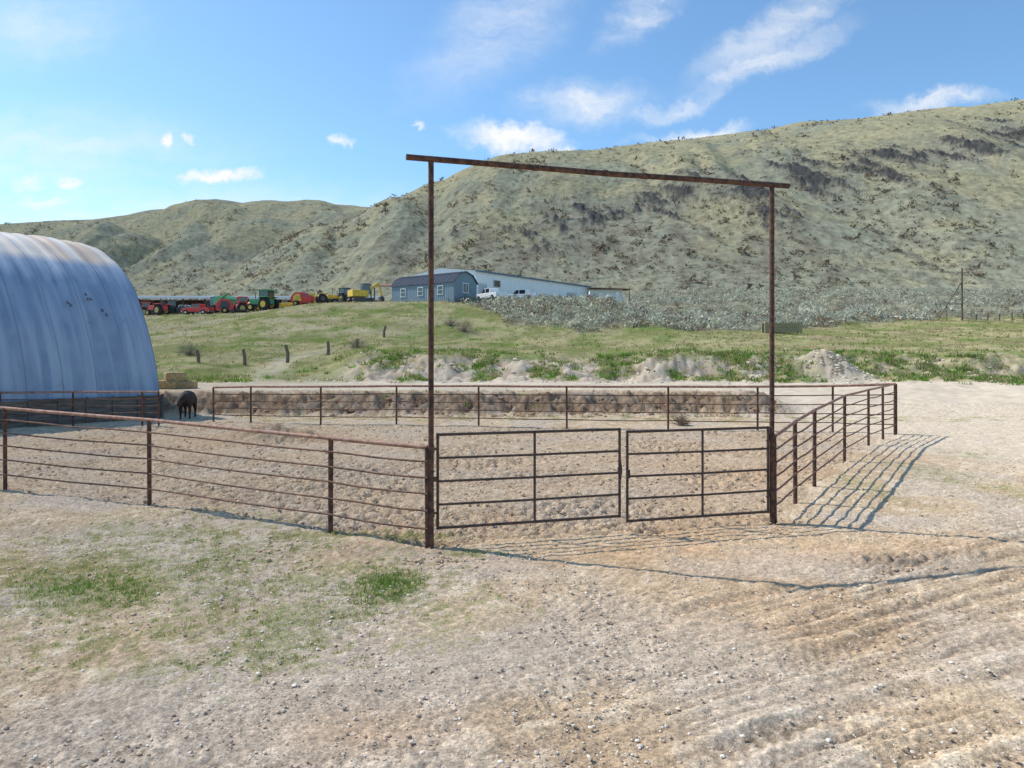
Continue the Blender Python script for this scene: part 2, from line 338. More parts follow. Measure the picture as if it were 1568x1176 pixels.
k=N.new('ShaderNodeMix'); k.data_type='FLOAT'; L.new(at.outputs['Alpha'],k.inputs[0]); L.new(near,k.inputs[2]); L.new(farr,k.inputs[3])
vm=N.new('ShaderNodeVectorMath'); vm.operation='SCALE'; L.new(at.outputs['Color'],vm.inputs[0]); L.new(k.outputs[0],vm.inputs['Scale']); L.new(vm.outputs[0],bs.inputs['Color'])
b1=N.new('ShaderNodeBump'); b1.inputs['Strength'].default_value=.9; b1.inputs['Distance'].default_value=.016; L.new(nn.outputs[0],b1.inputs['Height']); L.new(b1.outputs[0],bs.inputs['Normal'])
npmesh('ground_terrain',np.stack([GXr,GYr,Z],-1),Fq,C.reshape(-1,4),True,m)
# ---------------- scatter
def clumps(name,P,R,nt_,col,tri=.35,squash=.75,mt=None,jit=.25,inner=.3):
    n=len(P); dirs=rng.normal(size=(n,nt_,3)); dirs[...,2]=np.abs(dirs[...,2]); dirs/=np.linalg.norm(dirs,axis=2,keepdims=True)
    rad=rng.random((n,nt_,1))**inner; lump=1+.25*np.sin(dirs[...,0:1]*5+P[:,None,0:1]*3)*np.cos(dirs[...,1:2]*4+P[:,None,1:2])
    ctr=dirs*rad*R[:,None,None]*lump; ctr[...,2]*=squash; ctr+=P[:,None,:]
    off=rng.normal(size=(n,nt_,3,3))*tri*R[:,None,None,None]*.6
    V=ctr[:,:,None,:]+off
    cc=col[:,None,:]*(1+jit*(rng.random((n,nt_,1))-.5)*2); cc=np.repeat(cc[:,:,None,:],3,2)
    cc=np.concatenate([cc,np.ones(cc.shape[:-1]+(1,))],-1).reshape(-1,4)
    return npmesh(name,V.reshape(-1,3),np.arange(n*nt_*3).reshape(-1,3),np.clip(cc,.005,1),False,mt)
def blades(name,P,Hh,n_,col,spread,mt,wid=.08):
    n=len(P); a=rng.random((n,n_))*6.283; r=rng.random((n,n_))**.5*spread[:,None]
    bx=P[:,None,0]+np.cos(a)*r; by=P[:,None,1]+np.sin(a)*r; bz=np.repeat(P[:,2:3],n_,1)-.01
    h=Hh[:,None]*(.45+.65*rng.random((n,n_))); a2=rng.random((n,n_))*6.283; w=wid*h; ln=h*.9*rng.random((n,n_)); a3=rng.random((n,n_))*6.283
    v0=np.stack([bx+np.cos(a2)*w,by+np.sin(a2)*w,bz],-1); v1=np.stack([bx-np.cos(a2)*w,by-np.sin(a2)*w,bz],-1); v2=np.stack([bx+np.cos(a3)*ln,by+np.sin(a3)*ln,bz+h],-1)
    V=np.stack([v0,v1,v2],2); cc=col[:,None,:]*(.7+.6*rng.random((n,n_,1))); cc=np.repeat(cc[:,:,None,:],3,2)
    cc=np.concatenate([cc,np.ones(cc.shape[:-1]+(1,))],-1).reshape(-1,4)
    return npmesh(name,V.reshape(-1,3),np.arange(n*n_*3).reshape(-1,3),cc,False,mt)
VEG=vcmat('foliage'); STONE=vcmat('stone')
def fanpts(n,t0,t1,y0,y1,p=1.):
    y=np.sqrt(rng.random(n)*(y1**2-y0**2)+y0**2); t=rng.uniform(t0,t1,n); return t*y,y
x,y=fanpts(21000,-.1,.82,82,330); t=x/y; n1=fbm(x/9,y/9,2,80); n0=fbm(x/9,y/9,3,60)
edge=np.where(t<.3,86+30*np.clip(-t,0,1)*8,86+np.clip((t-.3)/.3,0,1)*24)
keep=(y>edge+1-6*n0)&(rng.random(len(x))<(.58+.8*n1)*np.where(y>262,.6,1))
keep&=~((t<.155)&(y>107)&(y<180)&~((t>.03)&(y<115)))
x=x[keep];y=y[keep]; xa,ya=fanpts(1600,-.09,.62,82,112); n0=fbm(xa/9,ya/9,3,60); ta=xa/ya; ka=ya>1+np.where(ta<.3,86+30*np.clip(-ta,0,1)*8,86+np.clip((ta-.3)/.3,0,1)*24)-5*n0; xa=xa[ka]; ya=ya[ka]; ka=~((xa/ya<.03)&(ya>107)); xa=xa[ka]; ya=ya[ka]
x2,y2=fanpts(2500,-.8,-.02,175,300); x=np.r_[x,xa,x2];y=np.r_[y,ya,y2]
P=np.stack([x,y,base_h(x,y)],-1); n=len(x); col=np.array([.445,.445,.345])*(.65+.7*rng.random((n,1)))
mk=rng.random(n)<.18; col[mk]=np.array([.25,.195,.14])*(.8+.4*rng.random((mk.sum(),1)))
clumps('sagebrush_field',P,rng.uniform(.4,1.0,n)*(1+.5*(rng.random(n)<.15)),36,col,.23,.95,VEG,.4,.4)
x,y=fanpts(30000,-.8,.82,285,900); n1=fbm(x/40,y/60,3,81); z=base_h(x,y)
wx=x+35*pn(x/110,y/150,9)+.12*y; gl=np.clip(.22-np.abs(pn(wx/70,y/300,18)),0,1)*3
pr=.06+.5*np.clip(n1,0,1)+.6*gl
for (px,py,rx,ry,k) in [(900,385,170,30,.7),(720,395,90,20,.7),(1100,400,120,14,.5),(1200,360,60,30,.5),(1385,300,50,25,.9),(1460,325,35,15,1.),(1375,372,50,12,.8),(1200,370,50,30,.5),(430,380,40,30,.6)]:
    hx,hy=onhill(px,py); pr+=k*np.exp(-(((x-hx)/(rx/F*hy))**2+((y-hy)/(ry*2.3))**2))
keep=rng.random(len(x))<pr*np.where(z>140,.4,1); x=x[keep];y=y[keep];z=z[keep]; n=len(x)
col=np.array([.20,.165,.12])*(.65+.7*rng.random((n,1))); clumps('hillside_shrubs',np.stack([x,y,z],-1),rng.uniform(.7,1.9,n)*np.where(rng.random(n)<.14,2.1,1),14,col,.42,.8,VEG)
# mid grass tufts
x,y=fanpts(24000,-.55,.85,40,112); t=x/y; n1=fbm(x/9,y/9,3,60)
yw_=bankY(x,y)
keep=((yw_>52.5)|((t<-.2)&(y>45)&(rng.random(len(x))<.5)))&(rng.random(len(x))<.55+.5*n1)&~((np.abs(x-21.7)<2.8)&(np.abs(y-50)<3.4)); keep&=~((np.abs(x-np.interp(y,[36,50,62,80,104],[-15.5,-17,-19,-15,-14]))<1)&(y<70)); x=x[keep];y=y[keep];n=len(x)
gsel=rng.random(n)+.6*fbm(x/4,y/4,2,63); col=np.where((gsel>.66)[:,None],np.array([.20,.24,.07]),np.array([.44,.37,.21]))
blades('pasture_grass',np.stack([x,y,base_h(x,y)],-1),rng.uniform(.08,.28,n),7,col,rng.uniform(.15,.5,n),VEG,.2)
cs=[]
for px,dd,k,s in [(860,51.5,50,1.2),(830,50,25,1.),(1150,51,130,1.8),(1120,53,60,1.5),(1060,52,60,2),(1420,50,110,2.2),(1500,49,80,2.),(1545,46,50,1.3),(300,47,90,2.),(330,46,80,1.8),(955,53,40,2),(640,54,60,3),(560,56,60,3),(700,55,60,2.5),(1340,54,60,3),(1260,56,40,3),(720,50,25,.8),(1000,51,30,1),(610,50,25,1),(780,54,50,3)]:
    cx=(px-784)/F*dd
    for _ in range(k): cs.append((cx+random.gauss(0,s*.7),dd+random.gauss(0,s*.7)))
xb=rng.uniform(-11,34,3000); yb=rng.uniform(46,54,3000); yw_=bankY(xb,yb); bg_=fbm(xb/3.2,yb/6,3,67)+.25*sm(8,20,xb)+.01; kb=(yw_>46.5)&(yw_<53.5)&(bg_>.14)&~((np.abs(xb-21.7)<2.6)&(np.abs(yb-50)<3))
cs=np.concatenate([np.array(cs),np.stack([xb[kb],yb[kb]],-1)]); n=len(cs); col=np.where((rng.random(n)<.62)[:,None],np.array([.15,.26,.05]),np.array([.38,.34,.17]))*(.7+.6*rng.random((n,1)))
blades('green_weeds',np.stack([cs[:,0],cs[:,1],base_h(cs[:,0],cs[:,1])],-1),rng.uniform(.12,.34,n),16,col,rng.uniform(.2,.5,n),VEG,.16)
n=620; x=rng.uniform(-12,12,n); y=31.0+rng.random(n)*4.5
blades('dry_weeds',np.stack([x,y,base_h(x,y)],-1),rng.uniform(.06,.2,n),8,np.where((rng.random(n)<.3)[:,None],np.array([.20,.25,.08]),np.array([.40,.30,.19])),rng.uniform(.08,.25,n),VEG,.12)
# near grass
x=rng.uniform(-10,16,420000); y=rng.uniform(4.6,32,420000); kk=np.abs(x)<.8*y; x=x[kk];y=y[kk]; g=gmask(x,y); keep=(rng.random(len(x))<g**1.2*np.where(y>12,.3,1)); x=x[keep];y=y[keep];n=len(x); gg=g[keep]
lush=np.clip(ell(x,y,-4.5,7.95,.8,.45)+ell(x,y,-1.38,8.2,.4,.6),0,1)
col=np.where((rng.random(n)<.45+.55*lush)[:,None],np.array([.16,.26,.05]),np.array([.46,.39,.20]))
blades('yard_grass',np.stack([x,y,base_h(x,y)+.005],-1),rng.uniform(.012,.032,n)*(1+1.2*lush+.5*gg),6,col,rng.uniform(.02,.07,n),VEG,.1)
def stones(name,P,R,col,mt):
    t=(1+5**.5)/2; iv=np.array([(-1,t,0),(1,t,0),(-1,-t,0),(1,-t,0),(0,-1,t),(0,1,t),(0,-1,-t),(0,1,-t),(t,0,-1),(t,0,1),(-t,0,-1),(-t,0,1)],float)/1.9
    fc=np.array([(0,11,5),(0,5,1),(0,1,7),(0,7,10),(0,10,11),(1,5,9),(5,11,4),(11,10,2),(10,7,6),(7,1,8),(3,9,4),(3,4,2),(3,2,6),(3,6,8),(3,8,9),(4,9,5),(2,4,11),(6,2,10),(8,6,7),(9,8,1)])
    n=len(P); sc=R[:,None,None]*np.stack([rng.uniform(.7,1.3,n),rng.uniform(.7,1.3,n),rng.uniform(.45,.8,n)],-1)[:,None,:]
    V=iv[None]*sc*(1+.25*(rng.random((n,12,1))-.5)); a=rng.random(n)*6.28; ca,sa=np.cos(a)[:,None],np.sin(a)[:,None]
    V=np.stack([V[...,0]*ca-V[...,1]*sa,V[...,0]*sa+V[...,1]*ca,V[...,2]],-1)+P[:,None,:]
    Fc=(fc[None]+12*np.arange(n)[:,None,None]).reshape(-1,3); cc=np.repeat(col[:,None,:],12,1); cc=np.concatenate([cc,np.ones((n,12,1))],-1).reshape(-1,4)
    return npmesh(name,V.reshape(-1,3),Fc,cc,False,mt)
n=34000; y=4.2+14*rng.random(n)**1.4; x=rng.uniform(-.8,.8,n)*y; n1=fbm(x*.6,y*.6,2,90)+.3*(x<1); kp=rng.random(n)<.4+.8*n1; x=x[kp];y=y[kp];n=len(x)
cb=np.array([[.55,.47,.39],[.34,.28,.23],[.72,.64,.54],[.50,.38,.27]])[rng.integers(0,4,n)]
stones('gravel',np.stack([x,y,base_h(x,y)+.006],-1),.005+.013*rng.random(n)**4+.0018*(y/8),cb,STONE)
n=6500; x=rng.uniform(-14,12,n); y=rng.uniform(9,31,n); kp=inpoly(x,y,CORR)|(rng.random(n)<.15); x=x[kp];y=y[kp];n=len(x)
cx,cy=gp(1370,862); k2=260; x=np.r_[x,cx+rng.normal(0,.4,k2),rng.normal(-1.6,.9,k2)]; y=np.r_[y,cy+rng.normal(0,.18,k2),rng.normal(9.4,.45,k2)]; n=len(x)
stones('soil_clods',np.stack([x,y,base_h(x,y)+.0],-1),.012+.035*rng.random(n)**3,np.array([.42,.31,.21])*(.7+.55*rng.random((n,1))),STONE)
n=1500; x=rng.uniform(-14,36,n); y=rng.uniform(45,54,n); mk=rng.random(n)<.3; x[mk]=21.7+rng.normal(0,1.3,mk.sum()); y[mk]=49.5+rng.normal(0,1.2,mk.sum())
x=np.r_[x,rng.uniform(-12,12,400)]; y=np.r_[y,rng.uniform(31,34,400)]; n=len(x); cc_=np.array([.60,.52,.42])*(.7+.4*rng.random((n,1))); cc_[-400:]=np.array([.30,.20,.14])
stones('bank_rubble',np.stack([x,y,base_h(x,y)],-1),.04+.14*rng.random(n)**4,cc_,STONE)
n=14; x=67.5*.86+rng.normal(0,1.5,n); y=107+rng.normal(0,.6,n); stones('white_boulders',np.stack([x,y,base_h(x,y)+.15],-1),rng.uniform(.3,.6,n),np.ones((n,3))*np.array([.62,.57,.5]),STONE)
# ---------------- fences
def fence(name,pts,tops,rails,top_r=.028,rod_r=.014,post_r=.032,cap=RUSTT,extra=True):
    mb=MB()
    for (x,y),h in zip(pts,tops):
        mb.tube([(x,y,-.3+H(x,y)),(x+random.uniform(-.01,.01),y,h)],post_r,10,0)
    def line(fr,r,mt):
        P=[]
        for i in range(len(pts)-1):
            (x1,y1),(x2,y2)=pts[i],pts[i+1]; h1,h2=tops[i]*fr,tops[i+1]*fr
            for k in range(4):
                t=k/4; s=-.016*math.sin(t*math.pi)*(1 if fr<1 else .3)+random.uniform(-.008,.008)*(fr<1)
                P.append((x1+(x2-x1)*t,y1+(y2-y1)*t-(post_r if fr<1 else 0),h1+(h2-h1)*t+s))
        P.append((pts[-1][0],pts[-1][1]-(post_r if fr<1 else 0),tops[-1]*fr)); mb.tube(P,r,8,mt)
    line(1,top_r,1)
    for f in rails: line(f,rod_r,2)
    return mb.build(name,[RUSTD,cap,ROD])
def topz(py,d): return HC-(py-HY)/F*d
LP=[(-190,738,612),(8,750,625),(229,772,643),(506,815,671),(655,838,685)]
pts=[gp(a,b_) for a,b_,_ in LP]
fence('pipe_fence',pts,[topz(l[2],p[1]) for l,p in zip(LP,pts)],[.86,.70,.54,.37,.19],.03,.014,.036)
RP=[(1186,799,668),(1218,770,645),(1247,745,628),(1293,706,606),(1330,682,597),(1352,673,592),(1370,666,588)]
pts=[gp(a,b_) for a,b_,_ in RP]
fence('pipe_fence',pts,[topz(l[2],p[1]) for l,p in zip(RP,pts)],[.85,.69,.53,.37,.2],.03,.016,.036)
BP=[(1370,666,588),(1275,661,591),(1160,659,592),(1023,657,592),(868,655,592),(733,652,591),(607,650,591),(491,649,592),(384,647,592),(327,645,593)]
pts=[gp(a,b_) for a,b_,_ in BP]; pts[0]=(pts[0][0]+.1,pts[0][1]+.1)
fence('pipe_fence',pts,[topz(l[2],p[1]) for l,p in zip(BP,pts)],[.8,.6,.4,.2],.042,.018,.036)
BP=[(243,652,600),(218,652,600),(112,654,600),(0,657,601),(-120,660,602)]
pts=[gp(a,b_) for a,b_,_ in BP]
fence('pipe_fence',pts,[topz(l[2],p[1]) for l,p in zip(BP,pts)],[.8,.6,.4,.2],.035,.017,.036)
A=Vector((*gp(660,838),0)); B=Vector((*gp(1182,800),0)); Hh=5.15; u=(B-A).normalized()
mb=MB()
mb.tube([A+Vector((0,0,-.4)),A+Vector((0,0,Hh-.04))],.037,14); mb.tube([B+Vector((0,0,-.4)),B+Vector((0,0,Hh-.04))],.037,14)
bar=[A-u*.33+Vector((0,0,Hh)),A+u*1.4+Vector((0,0,Hh-.01)),A+u*2.6+Vector((0,0,Hh-.02)),A+u*3.9+Vector((0,0,Hh-.005)),B+u*.3+Vector((0,0,Hh))]
mb.tube(bar,.04,14)
for t in (1.45,2.5,3.1): 
    p=A+u*t+Vector((0,0,Hh-.012)); mb.tube([p-u*.03,p+u*.03],.047,12)
for Pq in (A,B):
    for z in (.45,1.3): mb.tube([Pq+Vector((0,0,z-.05)),Pq+Vector((0,0,z+.05))],.047,12)
    mb.box(Pq+Vector((0,0,.9))+u*.05,(.05,.05,.06))
mb.build('gate_arch',[RUSTD])
GATE=mat('gate_pipe',(.10,.07,.06),.7,.25,(.05,.038,.035),12,.001)
def leaf(p,q,zb,zt,st):
    mb=MB(); d_=(q-p); up=Vector((0,0,1)); r=.02
    loop=[p+up*zb,q+up*zb,q+up*zt,p+up*zt]
    for a_,b_ in ((0,1),(1,2),(2,3),(3,0)): mb.tube([loop[a_],loop[b_]],r,10)
    for v in loop: mb.tube([v-up*.02,v+up*.02],r*1.02,10)
    for k in (1,2,3):
        z=zb+(zt-zb)*k/4; mb.tube([p+up*z,p+d_*.5+up*(z-.006),q+up*z],.0165,8)
    s=p+d_*st; mb.tube([s+up*zb,s+up*zt],.018,8)
    return mb
g1=leaf(A+u*.09,A+u*2.72,.25,1.49,.515); 
m0=A+u*2.72
g1.box(m0+Vector((0,-.03,.9)),(.06,.05,.1)); g1.tube([m0+Vector((0,-.03,1.1)),m0+Vector((.02,-.05,.95)),m0+Vector((.01,-.04,.78))],.012,6)
for z in(.45,1.3): g1.tube([A+u*.03+Vector((0,0,z)),A+u*.1+Vector((0,0,z))],.014,6)
g1.build('pipe_gate',[GATE])
g2=leaf(A+u*2.84,B-u*.07,.17,1.45,.52)
for z in(.4,1.25): g2.tube([B-u*.1+Vector((0,0,z)),B-u*.02+Vector((0,0,z))],.014,6)
g2.box(A+u*2.85+Vector((0,-.03,.85)),(.05,.05,.12))
g2.build('pipe_gate',[GATE])
# ---------------- quonset barn
def shellmat():
    m=bpy.data.materials.new('galvanised_steel'); m.use_nodes=True; nt=m.node_tree;N=nt.nodes;L=nt.links; b=N['Principled BSDF']
    b.inputs['Roughness'].default_value=.6; b.inputs['Metallic'].default_value=.1; b.inputs['Specular IOR Level'].default_value=.35
    tc=N.new('ShaderNodeTexCoord')
    def nz(sc,st,det=5):
        mp=N.new('ShaderNodeMapping'); mp.inputs['Scale'].default_value=st; L.new(tc.outputs['Object'],mp.inputs[0])
        n=N.new('ShaderNodeTexNoise'); n.inputs['Scale'].default_value=sc; n.inputs['Detail'].default_value=det; L.new(mp.outputs[0],n.inputs[0]); return n.outputs[0]
    def ramp(s,a,b_,c1,c2):
        r=N.new('ShaderNodeValToRGB'); r.color_ramp.elements[0].position=a; r.color_ramp.elements[1].position=b_; r.color_ramp.elements[0].color=(*c1,1); r.color_ramp.elements[1].color=(*c2,1); L.new(s,r.inputs[0]); return r.outputs[0]
    def mix(f,a,b_,mode='MIX'):
        x=N.new('ShaderNodeMix'); x.data_type='RGBA'; x.blend_type=mode
        if isinstance(f,float): x.inputs[0].default_value=f
        else: L.new(f,x.inputs[0])
        L.new(a,x.inputs[6]); 
        if isinstance(b_,tuple): x.inputs[7].default_value=(*b_,1)
        else: L.new(b_,x.inputs[7])
        return x.outputs[2]
    def mth(op,a_,b_):
        r=N.new('ShaderNodeMath'); r.operation=op
        for i,v in enumerate((a_,b_)):
            if isinstance(v,(int,float)): r.inputs[i].default_value=v
            else: L.new(v,r.inputs[i])
        return r.outputs[0]
    base=ramp(nz(1.2,(1,1,1)),.3,.7,(.19,.26,.37),(.26,.34,.46))
    streak=ramp(nz(1.5,(2.2,.25,.12)),.42,.62,(0,0,0),(1,1,1)); base=mix(streak,base,(.32,.40,.51))
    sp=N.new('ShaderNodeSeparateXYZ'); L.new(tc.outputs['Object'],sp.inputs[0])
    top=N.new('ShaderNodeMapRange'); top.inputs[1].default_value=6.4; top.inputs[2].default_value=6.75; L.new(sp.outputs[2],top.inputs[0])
    base=mix(top.outputs[0],base,(.58,.54,.50))  # upper shell painted paler, its sunlit tone put into the base colour
    rs=ramp(nz(.55,(2.6,.05,.05),3),.48,.58,(0,0,0),(1,1,1)); mu=mth('MULTIPLY',mth('MULTIPLY',rs,top.outputs[0]),.7)
    base=mix(mu,base,(.46,.33,.23))
    fr=mth('FRACT',mth('DIVIDE',sp.outputs[0],1.24),0.0); sl=mth('LESS_THAN',fr,.03); base=mix(mth('MULTIPLY',sl,.5),base,(.10,.11,.14))
    sp2=ramp(nz(2.2,(1,1,.5),8),.68,.74,(0,0,0),(.6,.6,.6)); base=mix(sp2,base,(.15,.14,.16))
    L.new(base,b.inputs['Base Color']); return m
SH=shellmat()
par=empty('quonset_barn',(-14.7,30.8,0),math.atan2(-.826,-.564))
LEN=15.; na=int(LEN/.045); nb_=72; V=[]
tt=np.linspace(0,np.pi,nb_); aa=np.linspace(0,LEN,na)
Tg,Ag=np.meshgrid(tt,aa)
rib=np.sin(Ag*2*np.pi/.62); rib=np.sign(rib)*np.abs(rib)**.6*.015
row=-(.03*(np.floor(Tg/(np.pi/9))%2))
dent=.09*fbm(Ag*.6,Tg*2.,3,95)
rr=rib+row+dent
yy=-7.4+(7.4+rr)*np.cos(Tg); zz=(8.0+rr)*np.sin(Tg)-.05
V=np.stack([Ag,yy,zz],-1).reshape(-1,3); ii=np.arange(na*nb_).reshape(na,nb_)
Fq=np.stack([ii[:-1,:-1],ii[1:,:-1],ii[1:,1:],ii[:-1,1:]],-1).reshape(-1,4)
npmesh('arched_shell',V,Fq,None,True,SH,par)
for nm,xx in (('end_wall',.15),('end_wall_far',LEN-.15)):
    mb=MB(); pr=[( -7.4+7.3*math.cos(q),7.9*math.sin(q)) for q in np.linspace(0,math.pi,40)]
    mb.add([(xx,a_,b_) for a_,b_ in pr],[tuple(range(40))]); mb.box((xx,-7.4,2),(.12,4,4),1); mb.build(nm,[SH,WOOD],par)
mb=MB(); mb.box((LEN/2,.12,.45),(LEN,.08,.9),0)
for k in range(16): mb.box((k*1.0,.19,.5),(.09,.06,1.),0)
mb.box((LEN/2,.19,.93),(LEN,.05,.06),0); mb.build('base_boards',[mat('grey_board',(.20,.17,.15),.9,0,(.10,.085,.075),4,.01,stretch=(.5,1,4))],par)
mb=MB()
for ax,th in ((3.0,.60),(2.2,.66),(1.75,.57)):
    for k in range(3):
        a0=ax+random.uniform(-.07,.07); t0=th+random.uniform(-.02,.02); q=[]
        for dx,dt in((-.05,-.007),(.05,-.010),(.03,.012),(-.03,.008)):
            R=1.012; q.append((a0+dx*random.uniform(.6,1.4),-7.4+7.4*R*math.cos(t0+dt)+.05,8*R*math.sin(t0+dt)))
        mb.add(q,[(0,1,2,3)])
mb.build('torn_patches',[mat('torn_metal',(.12,.11,.12),.9)],par)
# ---------------- cabin with gambrel roof
SID=mat('blue_grey_siding',(.22,.30,.36),.7,0,(.18,.25,.30),3); ROOFD=mat('dark_roof',(.075,.09,.12),.8,.0,(.05,.06,.085),4,spec=.05); TRIM=mat('white_trim',(.75,.76,.77),.5)
cz=H(-8.2,104)-.1; th=math.radians(38)
cab=empty('gambrel_cabin',(-8.2,104,cz),math.pi-th)
Lc,Wc=12.7,4.9
mb=MB(); prof=[(0,0),(0,3.1),(-.9,4.1),(-Wc/2,4.6),(-Wc+.9,4.1),(-Wc,3.1),(-Wc,0)]
vs=[(0,a_,b_) for a_,b_ in prof]+[(Lc,a_,b_) for a_,b_ in prof]; n=7
mb.add(vs,[tuple(range(n)),tuple(range(n,2*n))[::-1]]+[(i,i+n,(i+1)%n+n,(i+1)%n) for i in range(n)])
for k in range(32): mb.box((.2+k*.4,.012,1.55),(.04,.024,3.1))
for k in range(12): mb.box((-.012,-.2-k*.41,1.5),(.024,.04,3.0))
mb.build('walls',[SID],cab)
mb=MB(); rp=[(.18,3.0),(-.9,4.19),(-Wc/2,4.71),(-Wc+.9,4.19),(-Wc-.18,3.0)]; ri=[(.1,2.97),(-.9,4.11),(-Wc/2,4.62),(-Wc+.9,4.11),(-Wc-.1,2.97)]
vs=[(x_,a_,b_) for x_ in(-.25,Lc+.25) for a_,b_ in rp+ri[::-1]]; n=10
mb.add(vs,[tuple(range(n)),tuple(range(n,2*n))[::-1]]+[(i,i+n,(i+1)%n+n,(i+1)%n) for i in range(n)])
for k in range(22):
    x_=.0+k*.6
    for a_,b_ in zip(rp[:2],rp[1:3]): mb.tube([(x_,a_[0],a_[1]+.02),(x_,b_[0],b_[1]+.02)],.03,5)
mb.build('roof',[ROOFD],cab)
mb=MB()
for x_ in (2.6,6.6,10.2):
    mb.box((x_,.05,2.0),(1.15,.06,1.35),0); mb.box((x_,.09,2.0),(.85,.04,1.05),1); mb.box((x_,.12,2.0),(.9,.03,.06),0)
mb.box((-.05,-Wc/2,2.3),(.06,1.3,1.5),0); mb.box((-.09,-Wc/2,2.3),(.04,1.0,1.2),1); mb.box((-.12,-Wc/2,2.3),(.03,.06,1.25),0)
mb.build('windows',[TRIM,GLASS],cab)
mb=MB(); mb.box((4.6,.05,1.2),(1.0,.06,2.1),0); mb.box((4.6,.09,1.2),(.85,.04,1.95),1); mb.build('door',[TRIM,SID],cab)
# ---------------- long metal building
MET=mat('white_metal_cladding',(.86,.88,.88),.5,.0,(.82,.84,.85),2,stretch=(2,2,.3)); TEAL=mat('blue_trim',(.10,.20,.32),.5)
p0=Vector((-6.05,122)); p1=Vector((15.6,150)); dv=p1-p0; Lb=dv.length; ang=math.atan2(dv.y,dv.x); bz=11.2
lb=empty('long_metal_building',(p0.x,p0.y,bz),ang); roofz=16.9-bz; Wb=16
mb=MB(); pr=[(0,0),(0,roofz),(Wb/2,roofz+1.0),(Wb,roofz),(Wb,0)]; vs=[(x_,a_,b_) for x_ in(0,Lb) for a_,b_ in pr]; n=5
mb.add(vs,[tuple(range(n)),tuple(range(n,2*n))[::-1]]+[(i,i+n,(i+1)%n+n,(i+1)%n) for i in range(n)])
k=0.
while k<Lb: mb.box((k,-.02,roofz/2),(.07,.04,roofz)); k+=.75
mb.build('walls',[MET],lb)
mb=MB(); mb.add([(-.3,-.35,roofz+.0),(Lb+.3,-.35,roofz),(Lb+.3,Wb/2,roofz+1.08),(-.3,Wb/2,roofz+1.08),(Lb+.3,Wb+.3,roofz),(-.3,Wb+.3,roofz)],[(0,1,2,3),(3,2,4,5)]); mb.box((Lb/2,-.38,roofz-.1),(Lb+.6,.08,.25),1); mb.build('roof',[MET,TEAL],lb)
mb=MB(); mb.box((1.8,-.06,2.2),(2.2,.06,3.0),0); mb.box((1.8,-.1,2.1),(2.0,.04,2.8),1); mb.box((5.6,-.08,3.9),(1.9,.06,1.3),0);mb.box((5.6,-.12,3.9),(1.6,.04,1.05),2); mb.box((29,-.08,2.4),(3.2,.06,3.2),1); mb.box((22.,-.06,2),(1.1,.06,2.2),0); mb.build('doors_and_windows',[TRIM,mat('door_panel',(.55,.58,.62),.5),GLASS],lb)
e=empty('white_shed',(15.9,149,12.2)); mb=MB(); mb.box((3.2,2.5,2.0),(6.4,5,4.0),0)
for k in range(14): mb.box((.2+k*.47,-.02,2.),(.06,.04,4.))
mb.build('walls',[MET],e); mb=MB(); mb.box((3.8,2,4.25),(8.4,7,.16),0,rx=.05,ry=.03); mb.tube([(7.6,-1.2,0),(7.6,-1.2,4.2)],.08,6); mb.build('roof',[mat('brown_roof',(.22,.13,.08),.7)],e)
mb=MB(); mb.box((2,-.06,1.3),(1.,.05,2.1),0); mb.box((4.4,-.06,2.),(1.1,.05,.9),1); mb.build('door',[DKGR,GLASS],e)
e=empty('open_front_shed',(-78,138,10.2)); mb=MB(); Ls=53
mb.box((Ls/2,6,1.3),(Ls,.15,2.9),0)
for k in range(14): mb.box((k*Ls/13,0,1.2),(.22,.22,2.9),0)
mb.build('walls',[mat('shed_wood',(.10,.08,.07),.9)],e)
mb=MB(); mb.add([(-1,-1,2.95),(Ls+1,-1,2.95),(Ls+1,6.5,3.6),(-1,6.5,3.6),(-1,-1,2.5),(Ls+1,-1,2.5)],[(0,1,2,3),(4,5,1,0)]); mb.build('roof',[mat('pale_metal_roof',(.66,.70,.78),.4,.1)],e); e.location.z=H(-52,138)+.6; e.rotation_euler=(0,0,.02)
e=empty('brown_shelter',(-23.3,122,H(-22,122))); mb=MB()
for x_ in(0,4.5):
    for y_ in(0,3): mb.box((x_,y_,1.5),(.2,.2,3.),0)
mb.build('posts',[WOOD],e); mb=MB(); mb.box((2.25,1.5,3.1),(5.4,4,.15),0,rx=.18); mb.build('roof',[mat('rusty_roof',(.25,.13,.08),.7)],e)
